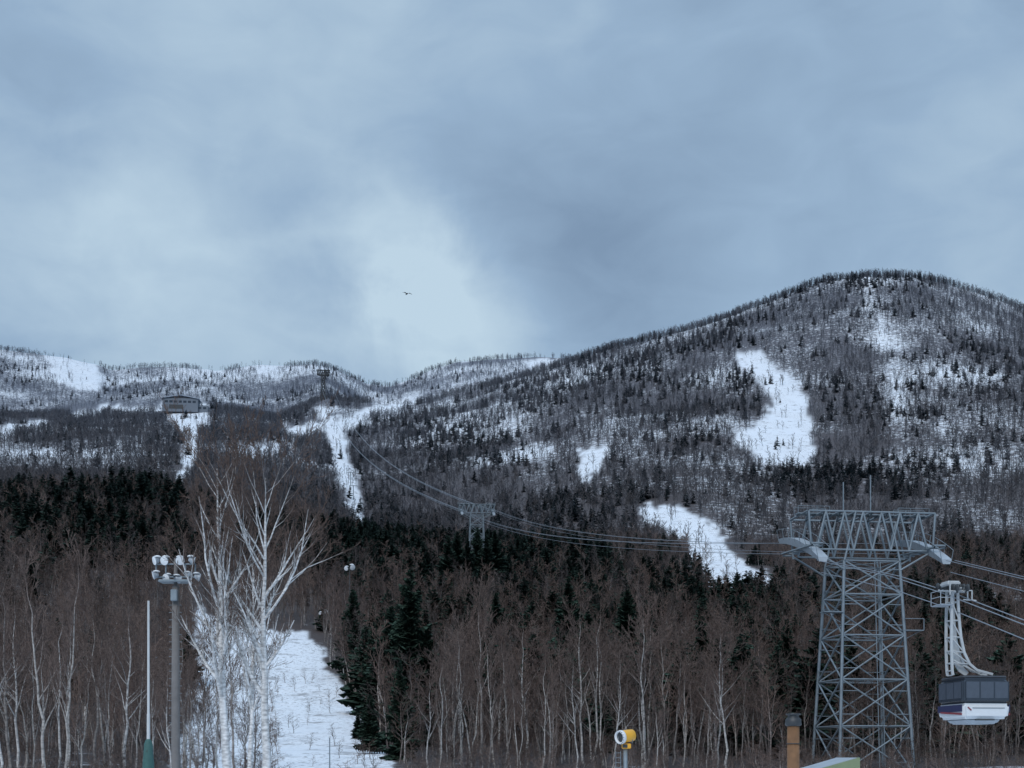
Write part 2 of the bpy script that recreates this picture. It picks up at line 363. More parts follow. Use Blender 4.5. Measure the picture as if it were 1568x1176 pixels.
for n, y0, y1, base in ((4700, 112, 350, .05), (11000, 350, 800, .08)):
    x, y, u, v = sample(n, y0, y1, leak=.02 if y0 > 300 else 0); pc = pcon(u, v, x, y, base); isc = (rng.random(len(x)) < pc) & (y > 135)
    bx.append(x[~isc]); by.append(y[~isc]); cx.append(x[isc]); cy.append(y[isc])
x, y = bx[0], by[0]; s_ = .5+.7*rng.random(len(x))**1.3
s_ = np.where(y < 150, s_*.75, s_)
scatter('bare_forest', C_near, 4, x, y, s_, 1.0+.35*rng.random(len(x)), rng.choice([0, 0, 1, 2, 2, 3], len(x)))
scatter('hillside_bare_forest', C_mid, 4, bx[1], by[1], .55+.65*rng.random(len(bx[1])), 1.1+.3*rng.random(len(bx[1])), rng.choice([0, 1, 2, 2, 3, 3], len(bx[1])))
x = np.concatenate(cx); y = np.concatenate(cy); u_ = CU+x/y*F
scatter('spruce_forest', C_con, 3, x, y, (.35+.65*rng.random(len(x))+.4*((u_ < 280) & (y > 400))*rng.random(len(x))), 1.0+.3*rng.random(len(x)))
bx, by, cx, cy = [], [], [], []
for n, y0, y1, base in ((55000, 800, 2080, .03), (22500, 2350, 3060, .03)):
    x, y, u, v = sample(n, y0, y1, leak=.10)
    dn = 1.04-.9*gauss(u, v, SNOWY)+(lattice_noise(x, y, 120, 41, 4)-.5)*1.3+(lattice_noise(x, y, 30, 43, 2)-.5)*.7-.08*(y > 1400)
    k = rng.random(len(x)) < np.clip(dn, .14, 1); x, y, u, v = x[k], y[k], u[k], v[k]
    isc = rng.random(len(x)) < pcon(u, v, x, y, base)*.75
    bx.append(x[~isc]); by.append(y[~isc]); cx.append(x[isc]); cy.append(y[isc])
def clear(x, y, spots):
    k = np.ones(len(x), bool)
    for (a, b_, rx, ry) in spots: k &= ~((abs(x-a) < rx) & (abs(y-b_) < ry))
    return k
CL = [(-480, 1905, 40, 60), (-281, 1950, 14, 60)]
x = np.concatenate(bx); y = np.concatenate(by); k = clear(x, y, CL); x, y = x[k], y[k]
scatter('distant_bare_forest', C_farb, 4, x, y, .55+.55*rng.random(len(x)), 1.05+.3*rng.random(len(x)))
x = np.concatenate(cx); y = np.concatenate(cy); k = clear(x, y, CL); x, y = x[k], y[k]
scatter('distant_spruce_forest', C_farc, 3, x, y, .42+.6*rng.random(len(x)), 1.0+.3*rng.random(len(x)))
x, y, u, v = sample(2300, 84, 175, -60, 1640)
x2, y2, u2, v2 = sample(620, 90, 260, 260, 620, leak=1.0); kk_ = (u2 < 440-(y2-90)*.1) | (rng.random(len(u2)) < .12)
x = np.concatenate([x, x2[kk_]]); y = np.concatenate([y, y2[kk_]])
scatter('shrub_undergrowth', C_near, 4, x, y, .08+.17*rng.random(len(x)), 1.8+rng.random(len(x)), rng.choice([0, 2, 3], len(x)))

# ------------------------------------------------------------------ foreground trees (individual)
BM = tree_mat('birch_bark', .3, .12)
hero = [bare_mesh('birch_tree_a', 20.8, .31, (24, 9, 6, 3), ang=33, t0=.30, rmin=.011, lenf=.42, up=.13, twig=(.17,.12,.10), barkc=(.70,.69,.68), thr=(.013,.030), sides=(8,5,3), rf1=.66, tjit=.02, lean=-.02, shrink=.5),
        bare_mesh('birch_tree_b', 20.8, .31, (24, 9, 6, 3), ang=34, t0=.32, rmin=.011, lenf=.43, up=.13, twig=(.17,.12,.10), barkc=(.70,.69,.68), thr=(.013,.030), sides=(8,5,3), rf1=.68, tjit=.02, lean=.03, shrink=.5)]
mids = [bare_mesh(f'birch_mid_{i}', 14, .105+.01*(i % 3), (14+3*(i % 3), 7, 6), ang=26+4*i, t0=.25+.06*(i % 4), rmin=.012, lenf=.34+.03*(i % 3), stems=1+(i == 3), up=.10+.03*(i % 2), twig=(.16,.12,.105), barkc=[(.36,.34,.32),(.46,.44,.42),(.30,.275,.26),(.40,.38,.36),(.26,.235,.22),(.50,.485,.47)][i], thr=(.014,.042), sides=(6,4,3), rf1=.58, tjit=.06, lean=.05*math.sin(i*2.1)) for i in range(6)]
for m in hero+mids: m.materials.append(BM)
def put(name, me, x, y, s, rz, sxy=1):
    o = bpy.data.objects.new(name, me); link(o); o.location = (x, y, float(ground(x, y)[0])-.2); o.scale = (s*sxy, s*sxy, s); o.rotation_euler = (0, 0, rz); return o
put('birch_tree', hero[0], -17.3, 80, 1.0, 0.2); put('birch_tree', hero[1], -15.3, 81, .98, .1); put('birch_tree', hero[1], -18.4, 92, .80, 2.6, .8)
def stand(lst, name, mids_):
    for (u, vt, y) in lst:
        x = (u-CU)/F*y; zt = CAMZ+(HV-vt)/F*y; g0 = float(ground(x, y)[0])
        i = rng.integers(0, len(mids_)); me = mids_[i]; H = 14.6
        put(name, me, x, y, (zt-g0)/H, rng.random()*6.28, .8+.35*rng.random())
stand([(12,840,96),(30,885,104),(48,930,98),(76,838,92),(92,820,90),(104,905,108),(140,925,112),(160,880,118),(188,905,106),(205,960,100),(240,985,98),(290,1005,92),(300,1000,100),(318,1030,95),
       (282,930,110),(335,960,104),(372,985,98),(262,1000,90),(310,940,125),(60,960,100),(120,990,96),(224,930,115),(4,900,92),(84,900,98),(172,985,98),(345,1040,96),(390,1020,100),(360,900,112)], 'birch_tree', mids)
stand([(672,985,112),(690,950,124),(706,925,118),(722,960,114),(738,880,125),(760,930,112),(782,950,118),(806,935,128),(830,985,112),(850,940,130),(872,1000,116),(893,915,120),(908,905,124),(925,940,118),(940,985,106),(955,960,122),(985,900,110),(996,910,126),(1030,965,118),(1045,1000,112),(1066,990,120),(1098,960,116),(1112,940,112),(1135,1010,118),(1160,1030,122),(1180,1000,126),(655,1020,110),(845,1040,104),(1008,1060,104),(750,1000,104),(795,1020,106),(885,985,108),(1080,1040,106),(1020,930,124)], 'birch_tree', mids)
stand([(1410,990,128),(1440,1010,120),(1500,1060,125),(1535,985,122),(1556,1000,128),(1395,1060,122)], 'bare_tree', [mids[2], mids[4]])
spr = [conifer_mesh(f'spruce_hero_{i}', 14, 2.9+.5*i, 40, 9, 6, c0=(.024,.042,.031), bare=.05+.1*i) for i in range(2)]
for m in spr: m.materials.append(CM)
for i, (u, vt, y) in enumerate([(628,868,160),(600,925,185),(655,960,160),(566,1060,140),(612,1010,130),(548,1090,165),(870,880,215),(960,900,230),(1205,945,170),(1190,985,150),(1075,940,190),(760,905,240),(1450,930,210),(540,900,260),(572,950,200),(1130,975,200),(900,930,210),
                                (700,812,425),(716,822,415),(731,806,428),(745,818,420),(758,810,426),(686,818,420)]):
    x = (u-CU)/F*y; g0 = float(ground(x, y)[0]); zt = CAMZ+(HV-vt)/F*y
    put('spruce_tree', spr[i % 2], x, y, (zt-g0)/14, i*1.3, .8+.25*rng.random())

# ------------------------------------------------------------------ built objects helpers
def empty(name, loc, rz=0):
    o = bpy.data.objects.new(name, None); link(o); o.location = loc; o.rotation_euler = (0, 0, rz); o.empty_display_size = .5; return o
def beams(name, segs, r, m, parent, sides=4):
    by = {}
    for s in segs: by.setdefault(len(s), []).append(s)
    gr = [(np.array(v, float), np.full((len(v), k), r)) for k, v in by.items()]
    v, f, _ = tubes(gr, sides); me = mesh_np(name, v, f, 4); me.materials.append(m)
    return link(bpy.data.objects.new(name, me), parent)
def box(name, c, s, m, parent, rot=(0, 0, 0), bev=.03, taper=None):
    import bmesh
    bm = bmesh.new(); bmesh.ops.create_cube(bm, size=1)
    for v in bm.verts:
        tz = v.co.z+.5; k = 1 if taper is None else taper+(1-taper)*tz
        v.co = (v.co.x*s[0]*k, v.co.y*s[1]*k, v.co.z*s[2])
    if bev: bmesh.ops.bevel(bm, geom=bm.edges[:], offset=bev, segments=3, affect='EDGES')
    me = bpy.data.meshes.new(name); bm.to_mesh(me); bm.free(); me.materials.append(m)
    o = bpy.data.objects.new(name, me); link(o, parent); o.location = c; o.rotation_euler = rot; return o
def lathe(name, prof_, m, parent, loc=(0, 0, 0), rot=(0, 0, 0), n=24):
    V_, F_ = [], []
    for r, z in prof_:
        for i in range(n): a_ = 2*math.pi*i/n; V_.append((r*math.cos(a_), r*math.sin(a_), z))
    for j in range(len(prof_)-1):
        for i in range(n): F_.append((j*n+i, j*n+(i+1) % n, (j+1)*n+(i+1) % n, (j+1)*n+i))
    me = bpy.data.meshes.new(name); me.from_pydata(V_, [], F_); me.materials.append(m)
    for p in me.polygons: p.use_smooth = True
    o = bpy.data.objects.new(name, me); link(o, parent); o.location = loc; o.rotation_euler = rot; return o

steel = mat('galvanised_steel', (.21, .25, .28), .55, .3, .45, 1.2)
steel_l = mat('pale_steel', (.38, .42, .46), .5, .2, .2, 2)
dark = mat('dark_steel', (.05, .055, .06), .5, .3)
white = mat('white_paint', (.74, .75, .76), .45, 0, .06)
armw = mat('hanger_grey_paint', (.48, .50, .51), .5, .1, .15)
yellow = mat('yellow_paint', (.75, .38, .03), .45, 0, .1)
glass = mat('dark_glass', (.035, .045, .06), .12, 0, .2)
ropeM = mat('steel_rope', (.28, .31, .35), .5, .3)

RZ = math.atan(.129)
def ropeway_tower(name, x, y, zl, ztop, hb, ht, hdb, hdt, gauge=5.45, arm=6.2, panels=6, rl=.17, rb=.085, saddle_drop=3.1, masts=True, sm_=None):
    st = sm_ or steel; stl = sm_ or steel_l
    zb = float(ground(x, y)[0])-.5; e = empty(name, (x, y, zb), RZ); H = zl-zb; T = ztop-zb
    lev = [H*(1-(1-i/panels)**1.15) for i in range(panels+1)]
    def corner(z, sx, sy):
        k = z/H; return (sx*(hb+(ht-hb)*k), sy*(hdb+(hdt-hdb)*k), z)
    cs = [(-1, -1), (1, -1), (1, 1), (-1, 1)]
    beams('legs', [[corner(0, *c), corner(H, *c)] for c in cs], rl, st, e)
    br = []; sm = []
    for i in range(panels):
        z0, z1 = lev[i], lev[i+1]; zm = (z0+z1)/2
        for j in range(4):
            a_, b_ = cs[j], cs[(j+1) % 4]
            br += [[corner(z0, *a_), corner(z1, *b_)], [corner(z0, *b_), corner(z1, *a_)], [corner(z1, *a_), corner(z1, *b_)]]
            m0 = tuple((p+q)/2 for p, q in zip(corner(zm, *a_), corner(zm, *b_)))
            for zq in (z0, z1):
                for c_ in (a_, b_):
                    o_ = corner(zq, *c_); mid_ = tuple((p+q)/2 for p, q in zip(o_, m0)); sm.append([corner((zq+zm)/2, *c_), mid_])
        sm.append([corner(z1, -1, -1), corner(z1, 1, 1)]); sm.append([corner(z1, 1, -1), corner(z1, -1, 1)])
    beams('lattice_bracing', br, rb, st, e)
    beams('secondary_bracing', sm, rb*.55, st, e)
    hd = []; zc = H+.9
    for sy in (-1, 1):
        yv = sy*hdt*1.05
        hd += [[(-arm, yv, T), (arm, yv, T)], [(-arm+.7, yv, zc), (arm-.7, yv, zc)], [(-ht, yv, H), (-ht*.6, yv, T)], [(ht, yv, H), (ht*.6, yv, T)]]
        nseg = 6
        for i in range(nseg):
            xa = -arm+.7+i*(2*arm-1.4)/nseg; xb = xa+(2*arm-1.4)/nseg; xm = (xa+xb)/2
            hd += [[(xa, yv, zc), (xm, yv, T)], [(xm, yv, T), (xb, yv, zc)]]
        for sx in (-1, 1): hd += [[(sx*ht, yv, H-.8), (sx*gauge, yv, zc)], [(sx*arm, yv, T), (sx*gauge, yv, zc-.2)]]
    for i in range(9):
        xa = -arm+i*2*arm/8; hd += [[(xa, -hdt*1.05, T), (xa, hdt*1.05, T)]]
        if i < 8: hd.append([(xa, -hdt*1.05, T), (xa+2*arm/8, hdt*1.05, T)])
    for sx in (-1, 1):
        for q in (-.5, .5): hd += [[(sx*gauge+q, -3.8, zc+.1), (sx*gauge+q, 3.8, zc+.5)]]
        for k in range(-3, 4): hd += [[(sx*gauge-.5, k*1.2, zc+.3), (sx*gauge+.5, k*1.2, zc+.3)]]
    beams('head_truss', hd, rb*1.2, st, e)
    rails = []
    for sy in (-1, 1):
        rails.append([(-arm-.3, sy*.5, T+.75), (-arm*.55, sy*.5, T+.75)]); rails.append([(arm*.55, sy*.5, T+.75), (arm+.3, sy*.5, T+.75)])
        for xq in (-arm-.3, -arm*.75, -arm*.55, arm*.55, arm*.75, arm+.3): rails.append([(xq, sy*.5, T), (xq, sy*.5, T+.75)])
    beams('catwalk_rails', rails, .03*rb/.085, st, e)
    box('catwalk', (0, 0, T+.12), (2*arm+.6, 1.0, .08), st, e, bev=0)
    for sx in (-1, 1):
        ys = np.linspace(-5, 5, 15); tt = (5-ys)/10
        zs = zc+1.9-saddle_drop*tt**1.8
        nV, nF = [], []
        for yy_, z_ in zip(ys, zs):
            dpt = .3+.3*math.cos(yy_/5*math.pi/2)
            for (ox, oz) in ((-.32, -dpt), (.32, -dpt), (.45, .12), (-.45, .12)): nV.append((sx*gauge+ox, yy_, z_+oz))
        for i in range(14):
            for j in range(4): nF.append((i*4+j, i*4+(j+1) % 4, i*4+4+(j+1) % 4, i*4+4+j))
        nF += [(0, 1, 2, 3), (56, 57, 58, 59)]
        me = bpy.data.meshes.new('cable_saddle'); me.from_pydata(nV, [], nF); me.materials.append(stl)
        link(bpy.data.objects.new('cable_saddle', me), e)
        sg = []
        for q in (-.6, .6):
            sg.append([(sx*gauge+q, yy_, z_+.9) for yy_, z_ in zip(ys, zs)])
            for k in range(0, 15, 2): sg.append([(sx*gauge+q*.7, ys[k], zs[k]-.1), (sx*gauge+q, ys[k], zs[k]+.9)])
        beams('saddle_railing', sg, .028*rb/.085, st, e)
    if masts:
        beams('lightning_masts', [[(-1.7, 0, T), (-1.7, 0, T+3.0)], [(.8, 0, T), (.8, 0, T+3.7)]], .06, st, e)
        beams('ladder', [[(ht*.3, -hdb, 0), (ht*.3, -hdt, H)], [(ht*.3-.5, -hdb, 0), (ht*.3-.5, -hdt, H)]], .04, st, e)
        for sx, z_ in ((1, H-6), (-1, H-4.5)):
            box('work_platform', (sx*(ht+1.1), -hdt, z_), (1.8, 1, .08), st, e, bev=0)
            beams('platform_rail', [[(sx*(ht+.3), -hdt-.5, z_+1), (sx*(ht+2), -hdt-.5, z_+1)], [(sx*(ht+2), -hdt-.5, z_), (sx*(ht+2), -hdt-.5, z_+1)], [(sx*ht, -hdt, z_-1), (sx*(ht+1.9), -hdt, z_)]], .04, st, e)
    return e
ropeway_tower('cable_car_tower', 30.8, 115, 21.0, 25.2, 3.35, 2.5, 3.3, 2.2, gauge=5.45, arm=5.7, panels=5, rl=.15, rb=.085)
ropeway_tower('cable_car_tower', -12.2, 450, 87.2, 91.0, 3.0, 2.2, 2.2, 1.5, panels=6, masts=False, rl=.2, rb=.12)
ropeway_tower('cable_car_tower', -289, 2000, 589, 597, 3.0, 2.2, 2.2, 1.5, gauge=8, arm=10, panels=4, rl=1.0, rb=.45, saddle_drop=2, masts=False, sm_=dark)

def cable(p, q, sag, n=30):
    t = np.linspace(0, 1, n); P = np.outer(1-t, p)+np.outer(t, q); P[:, 2] -= 4*sag*t*(1-t); return P
ce = empty('ropeway_cables', (0, 0, 0)); ch = []
for side, x115, x2 in (('l', 25.4, -17.6), ('r', 36.3, -6.8)):
    for dx, dz in ((-.35, 0), (.35, 0), (0, -1.0)):
        far_ = (x115-.645+dx, 120, 23.7+dz); near_ = (x115+.645+dx, 110, 20.6+dz)
        ch.append(('near', cable(far_, (x2+dx, 448, 89.3+dz*.6), 3.4, 40)))
        ch.append(('far', cable((x2+dx, 452, 89.6+dz*.6), (-289+(8 if side == 'r' else -8), 1998, 588), 31, 60)))
        xs = lambda y_: x115+.13*(115-y_)+dx
        lo = [near_, (xs(95.4), 95.4, 17.25+dz), (xs(87), 87, 14.95+dz), (xs(77.3), 77.3, 12.0+dz), (xs(60), 60, 7.0+dz), (xs(45), 45, 3.5+dz)]
        if side == 'r': lo = [near_, (xs(98.2), 98.2, 17.5+dz), (xs(85), 85, 14.1+dz), (xs(77.3), 77.3, 12.2+dz), (xs(60), 60, 7.6+dz), (xs(45), 45, 4+dz)]
        ch.append(('near', np.array(lo)))
beams('near_span', [c for k, c in ch if k == 'near'], .036, ropeM, ce)
beams('upper_span', [c for k, c in ch if k == 'far'], .075, ropeM, ce)

# cable car ---------------------------------------------------------------
g0 = empty('cable_car', (29.0, 86, 15.2), RZ)
beams('carriage_beam', [[(0, -1.5, -.25), (0, 1.5, .15)], [(-.3, -1.3, -.45), (-.3, 1.3, -.05)], [(.3, -1.3, -.45), (.3, 1.3, -.05)]], .11, armw, g0)
for i in range(6):
    yv = -1.4+i*.56
    for sx in (-.35, .35): lathe('carriage_wheel', [(0.001, -.06), (.22, -.06), (.24, 0), (.22, .06), (.001, .06)], dark, g0, (sx, yv, .02+yv*.15), (0, math.pi/2, 0), 16)
box('carriage_housing', (-.15, 0, .22), (.9, 1.2, .3), armw, g0, bev=.08)
beams('carriage_rails', [[(-.6, -.9, .3), (-.6, -.9, -.6)], [(.9, -.9, -.3), (-.6, -.9, -.35)], [(.9, -.9, -.3), (.9, -.9, -.9)], [(.3, -.9, -.9), (1.2, -.9, -.95)], [(.6, -.9, -.3), (.6, -.9, -.9)]], .05, armw, g0)
box('carriage_platform', (-.7, 0, -1.2), (.9, 1.4, .08), steel_l, g0)
beams('platform_rails', [[(-1.15, -.7, -1.2), (-1.15, -.7, -.3)], [(-1.15, .7, -1.2), (-1.15, .7, -.3)], [(-1.15, -.7, -.3), (-1.15, .7, -.3)], [(-1.15, -.7, -.7), (-1.15, .7, -.7)], [(-1.15, -.7, -.3), (-.3, -.7, -.3)], [(-1.15, -.7, -.75), (-.3, -.7, -.75)]], .03, steel_l, g0)
def arm_mesh(name, path, ws, yoff, th, m=armw):
    V_, F_ = [], []
    P = np.array(path, float); T = np.gradient(P, axis=0); T /= np.linalg.norm(T, axis=1)[:, None]; N_ = np.stack([-T[:, 1], T[:, 0]], -1)
    for p, n_, w_ in zip(P, N_, ws):
        for sg, yo in ((-1, -th), (1, -th), (1, th), (-1, th)): V_.append((p[0]+sg*n_[0]*w_, yoff+yo, p[1]+sg*n_[1]*w_))
    for i in range(len(P)-1):
        for j in range(4): F_.append((i*4+j, i*4+(j+1) % 4, i*4+4+(j+1) % 4, i*4+4+j))
    k = len(P)*4; F_ += [(0, 1, 2, 3), (k-4, k-3, k-2, k-1)]
    me = bpy.data.meshes.new(name); me.from_pydata(V_, [], F_); me.materials.append(m); link(bpy.data.objects.new(name, me), g0)
R_ = [(.18, 0), (.20, -1.0), (.28, -2.2), (.40, -3.3), (.62, -4.3), (1.0, -5.05), (1.5, -5.45), (2.1, -5.6), (2.6, -5.72)]
L_ = [(-.18, 0), (-.22, -1.0), (-.25, -2.2), (-.26, -3.3), (-.25, -4.2), (-.22, -5.0), (-.2, -5.5), (-.15, -5.8)]
st_ = []
for yo in (-.38, .38):
    arm_mesh('hanger_outer_chord', R_, [.08]*9, yo, .06)
    arm_mesh('hanger_inner_chord', L_, [.08]*8, yo, .06)
    for i in range(1, 6): st_.append([(L_[i][0], yo, L_[i][1]), (R_[i][0], yo, R_[i][1])])
    for i in range(1, 5): st_.append([(L_[i][0], yo, L_[i][1]), (R_[i+1][0], yo, R_[i+1][1])])
for i in range(8): st_ += [[(R_[i][0], -.38, R_[i][1]), (R_[i][0], .38, R_[i][1])], [(L_[i][0], -.38, L_[i][1]), (L_[i][0], .38, L_[i][1])]]
beams('hanger_struts', st_, .05, armw, g0)
arm_mesh('hanger_web_plate', [(0, -.2), (-.01, -1.5), (.02, -2.8), (.1, -4.0), (.3, -4.9), (.6, -5.4), (1.0, -5.72)], [.12, .14, .17, .2, .22, .22, .16], 0, .05)
beams('damper', [[(-.1, -.3, -4.8), (1.9, -.3, -5.8)]], .07, armw, g0)
CX = 1.45
cabd = mat('cabin_dark_paint', (.06, .065, .075), .35, 0, .1); cabw = mat('cabin_white_paint', (.70, .72, .74), .4, 0, .06)
box('cabin_roof', (CX, 0, -5.98), (3.0, 3.4, .2), cabd, g0, bev=.09)
box('cabin_window_band', (CX, 0, -6.9), (3.25, 3.75, 1.7), glass, g0, bev=.22)
box('cabin_lower_shell', (CX, 0, -8.2), (3.32, 3.8, 1.0), cabw, g0, bev=.2, taper=.93)
box('cabin_skirt', (CX, 0, -8.85), (2.5, 2.9, .32), steel_l, g0, bev=.1, taper=.8)
red = mat('dark_red_paint', (.25, .05, .06), .4); blue = mat('dark_blue_paint', (.03, .035, .09), .4)
frost = mat('window_pane', (.075, .09, .115), .1, 0, .2)
for sgn in (-1, 1):
    for k in (-1, 0, 1): box('window_pane', (CX+k*.98, sgn*1.878, -6.83), (.88, .02, 1.05), frost, g0, bev=0)
    for k in (-1, 0, 1): box('side_window_pane', (CX+sgn*1.628, k*1.08, -6.83), (.02, .95, 1.05), frost, g0, bev=0)
    box('side_panel_dark', (CX+sgn*1.635, 0, -8.0), (.06, 3.4, .45), blue, g0, bev=.01)
    box('stripe_red', (CX+sgn*1.645, -.2, -8.3), (.06, 3.0, .12), red, g0, bev=.01, rot=(.06, 0, 0))
    box('stripe_end_red', (CX-1.2, sgn*1.885, -8.05), (.32, .04, .08), red, g0, bev=.01, rot=(0, .7, 0))
    box('end_seam', (CX+.1, sgn*1.88, -8.0), (2.2, .03, .03), dark, g0, bev=0)
    box('step_plate', (CX, sgn*1.55, -8.75), (1.2, .3, .08), dark, g0, bev=0)

# floodlight mast ----------------------------------------------------------
gz = lambda x, y: float(ground(x, y)[0])
conc = mat('weathered_pole', (.17, .16, .155), .85, 0, .3, 2)
lampw = mat('lamp_white', (.8, .82, .84), .3, 0, .05)
def lamp(e, loc, az, tilt, s=1.):
    q = empty('lamp_head', loc, 0); q.parent = e; q.rotation_euler = (math.pi/2+tilt, 0, az)
    lathe('reflector', [(.01, -.28*s), (.14*s, -.26*s), (.2*s, -.1*s), (.3*s, .12*s), (.33*s, .16*s), (.31*s, .17*s)], steel_l, q, n=20)
    lathe('lens', [(.31*s, .165*s), (.2*s, .19*s), (.01, .2*s)], lampw, q, n=20)
    lathe('snow_cap', [(.01, .36*s), (.12*s, .34*s), (.24*s, .29*s), (.28*s, .22*s)], white, q, (0, .0, -.1*s), (-math.pi/2-tilt, 0, 0), 14)
fx, fy = -20.6, 80; fb = gz(fx, fy); e = empty('floodlight_mast', (fx, fy, fb)); H = 16.1-fb
lathe('pole', [(.27, -.5), (.25, H*.5), (.21, H-1.6), (.12, H-1.6), (.10, H+.1), (.0, H+.1)], conc, e)
beams('crossbars', [[(-1.25, 0, H-.25), (1.25, 0, H-.25)], [(-1.25, 0, H-1.05), (1.25, 0, H-1.05)], [(-1.2, 0, H-.25), (-1.2, 0, H-1.05)], [(1.2, 0, H-.25), (1.2, 0, H-1.05)], [(0, -.9, H-1.05), (0, .9, H-1.05)], [(-.6, 0, H-.25), (-.6, 0, H-1.05)], [(.6, 0, H-.25), (.6, 0, H-1.05)], [(-.9, -.5, H-1.3), (.9, -.5, H-1.3)], [(-.9, .5, H-1.3), (.9, .5, H-1.3)]], .06, steel, e)
box('lamp_platform', (0, 0, H-1.35), (1.9, 1.1, .06), steel, e, bev=0)
for i, xo in enumerate((-1.15, -.6, .3, 1.05)): lamp(e, (xo, -.15, H-.05), [-.9, -.3, .3, 1.9][i], .25+.1*(i % 2), .85)
for i, xo in enumerate((-1.2, -.55, .2, .75, 1.4)): lamp(e, (xo, -.2+.3*(i % 2), H-.95-.12*(i % 3)), [-1.2, -.4, 2.2, 1.1, 1.9][i], .3, .8)
box('control_box', (0, -.35, H-2.2), (.4, .25, .7), steel, e)
beams('climbing_steps', [[(-.4, -.05, 2+k*.45), (.4, -.05, 2+k*.45)] for k in range(int((H-4)/.45))], .018, steel, e)

x, y = -16.7, 60; b0 = gz(x, y); e = empty('snow_lance_pole', (x, y, b0))
lathe('pole', [(.09, -.2), (.075, 6.0), (.06, 6.02), (.05, 11.2-b0), (0, 11.2-b0)], armw, e, n=14)
green = mat('green_tarp', (.04, .11, .10), .7, 0, .35, 5)
lathe('tarp_cover', [(.20, 2.2), (.24, 3.2), (.27, 3.7), (.22, 4.2), (.20, 4.6), (.13, 4.8), (.08, 4.85)], green, e, n=9)
beams('tarp_straps', [[(-.26, 0, 3.4), (0, -.26, 3.4), (.26, 0, 3.4), (0, .26, 3.4), (-.26, 0, 3.4)], [(-.23, 0, 4.3), (0, -.23, 4.3), (.23, 0, 4.3), (0, .23, 4.3), (-.23, 0, 4.3)]], .02, dark, e)
beams('stays', [[(0, 0, 3), (-1.2, .4, 0)], [(0, 0, 3), (1.2, .4, 0)], [(0, 0, 3), (0, -1.2, 0)]], .04, steel, e)

x, y = 6.95, 80; b0 = gz(x, y); e = empty('snow_cannon', (x, y, b0)); zc = 5.3-b0
lathe('post', [(.13, -.4), (.12, zc-.6), (0, zc-.6)], steel, e, n=14)
q = empty('fan_barrel', (0, 0, zc), 0); q.parent = e; q.rotation_euler = (math.radians(98), 0, math.radians(-52))
lathe('barrel', [(.27, -.62), (.37, -.55), (.39, -.2), (.39, .2), (.36, .3)], yellow, q)
lathe('nozzle_ring', [(.36, .28), (.42, .30), (.44, .46), (.41, .54), (.34, .54), (.32, .4)], white, q)
lathe('fan_mouth', [(.33, .4), (.15, .32), (.01, .4)], dark, q)
lathe('inlet_grille', [(.27, -.62), (.15, -.7), (.01, -.72)], dark, q)
beams('ring_nozzles', [[(.40*math.cos(a_), .40*math.sin(a_), .5), (.43*math.cos(a_), .43*math.sin(a_), .58)] for a_ in np.linspace(0, 5.9, 16)], .025, dark, q)
box('motor_box', (.05, 0, zc-.6), (.55, .45, .32), yellow, e, bev=.04)
box('control_panel', (-.05, -.24, zc-.6), (.3, .05, .2), dark, e, bev=.01)
beams('yoke', [[(-.44, 0, zc), (-.44, 0, zc-.4), (.44, 0, zc-.4), (.44, 0, zc)]], .04, steel, e)
beams('ladder', [[(-.3, -.1, 0), (-.3, -.1, zc-.9)], [(-.6, -.1, 0), (-.6, -.1, zc-.9)]]+[[(-.3, -.1, .3*k), (-.6, -.1, .3*k)] for k in range(1, 12)], .02, steel, e)

wood = mat('orange_wood', (.20, .105, .05), .8, 0, .45, 6)
x, y = 6.46, 30; b0 = gz(x, y); e = empty('wooden_post', (x, y, b0)); T = 4.92-b0
lathe('post', [(.145, -.3), (.14, T-.15), (0, T-.15)], wood, e, n=18)
lathe('metal_cap', [(.15, T-.2), (.19, T-.17), (.18, T-.04), (.13, T), (.12, T+.05), (.17, T+.06), (.17, T+.09), (0, T+.1)], dark, e, n=18)
beams('iron_bands', [[(.15*math.cos(a_), .15*math.sin(a_), T-.6) for a_ in np.linspace(0, 6.283, 13)]], .012, dark, e)
x, y = 7.55, 32; b0 = gz(x, y); e = empty('green_roof_shed', (x, y, b0))
gr = mat('pale_green_fascia', (.20, .25, .14), .6, 0, .25); wl = mat('shed_boards', (.2, .17, .14), .8)
box('walls', (0, 1.0, 1.5), (1.6, 1.8, 3.0), wl, e, bev=.01)
box('door', (0, .09, 1.0), (.8, .03, 1.95), dark, e, bev=0)
def slab(name, pts, h, m, par):
    V_ = [(p[0], p[1], p[2]) for p in pts]+[(p[0], p[1], p[2]-h) for p in pts]
    me = bpy.data.meshes.new(name); me.from_pydata(V_, [], [(0, 1, 2, 3), (7, 6, 5, 4), (0, 4, 5, 1), (1, 5, 6, 2), (2, 6, 7, 3), (3, 7, 4, 0)]); me.materials.append(m); link(bpy.data.objects.new(name, me), par)
slab('roof', [(-1.1, -.1, 3.42), (.95, -.1, 4.0), (.95, 2.1, 4.0), (-1.1, 2.1, 3.42)], .3, gr, e)
slab('roof_snow', [(-1.05, 0, 3.43), (.9, 0, 4.0), (.9, 2.0, 4.0), (-1.05, 2.0, 3.43)], .012, steel_l, e)

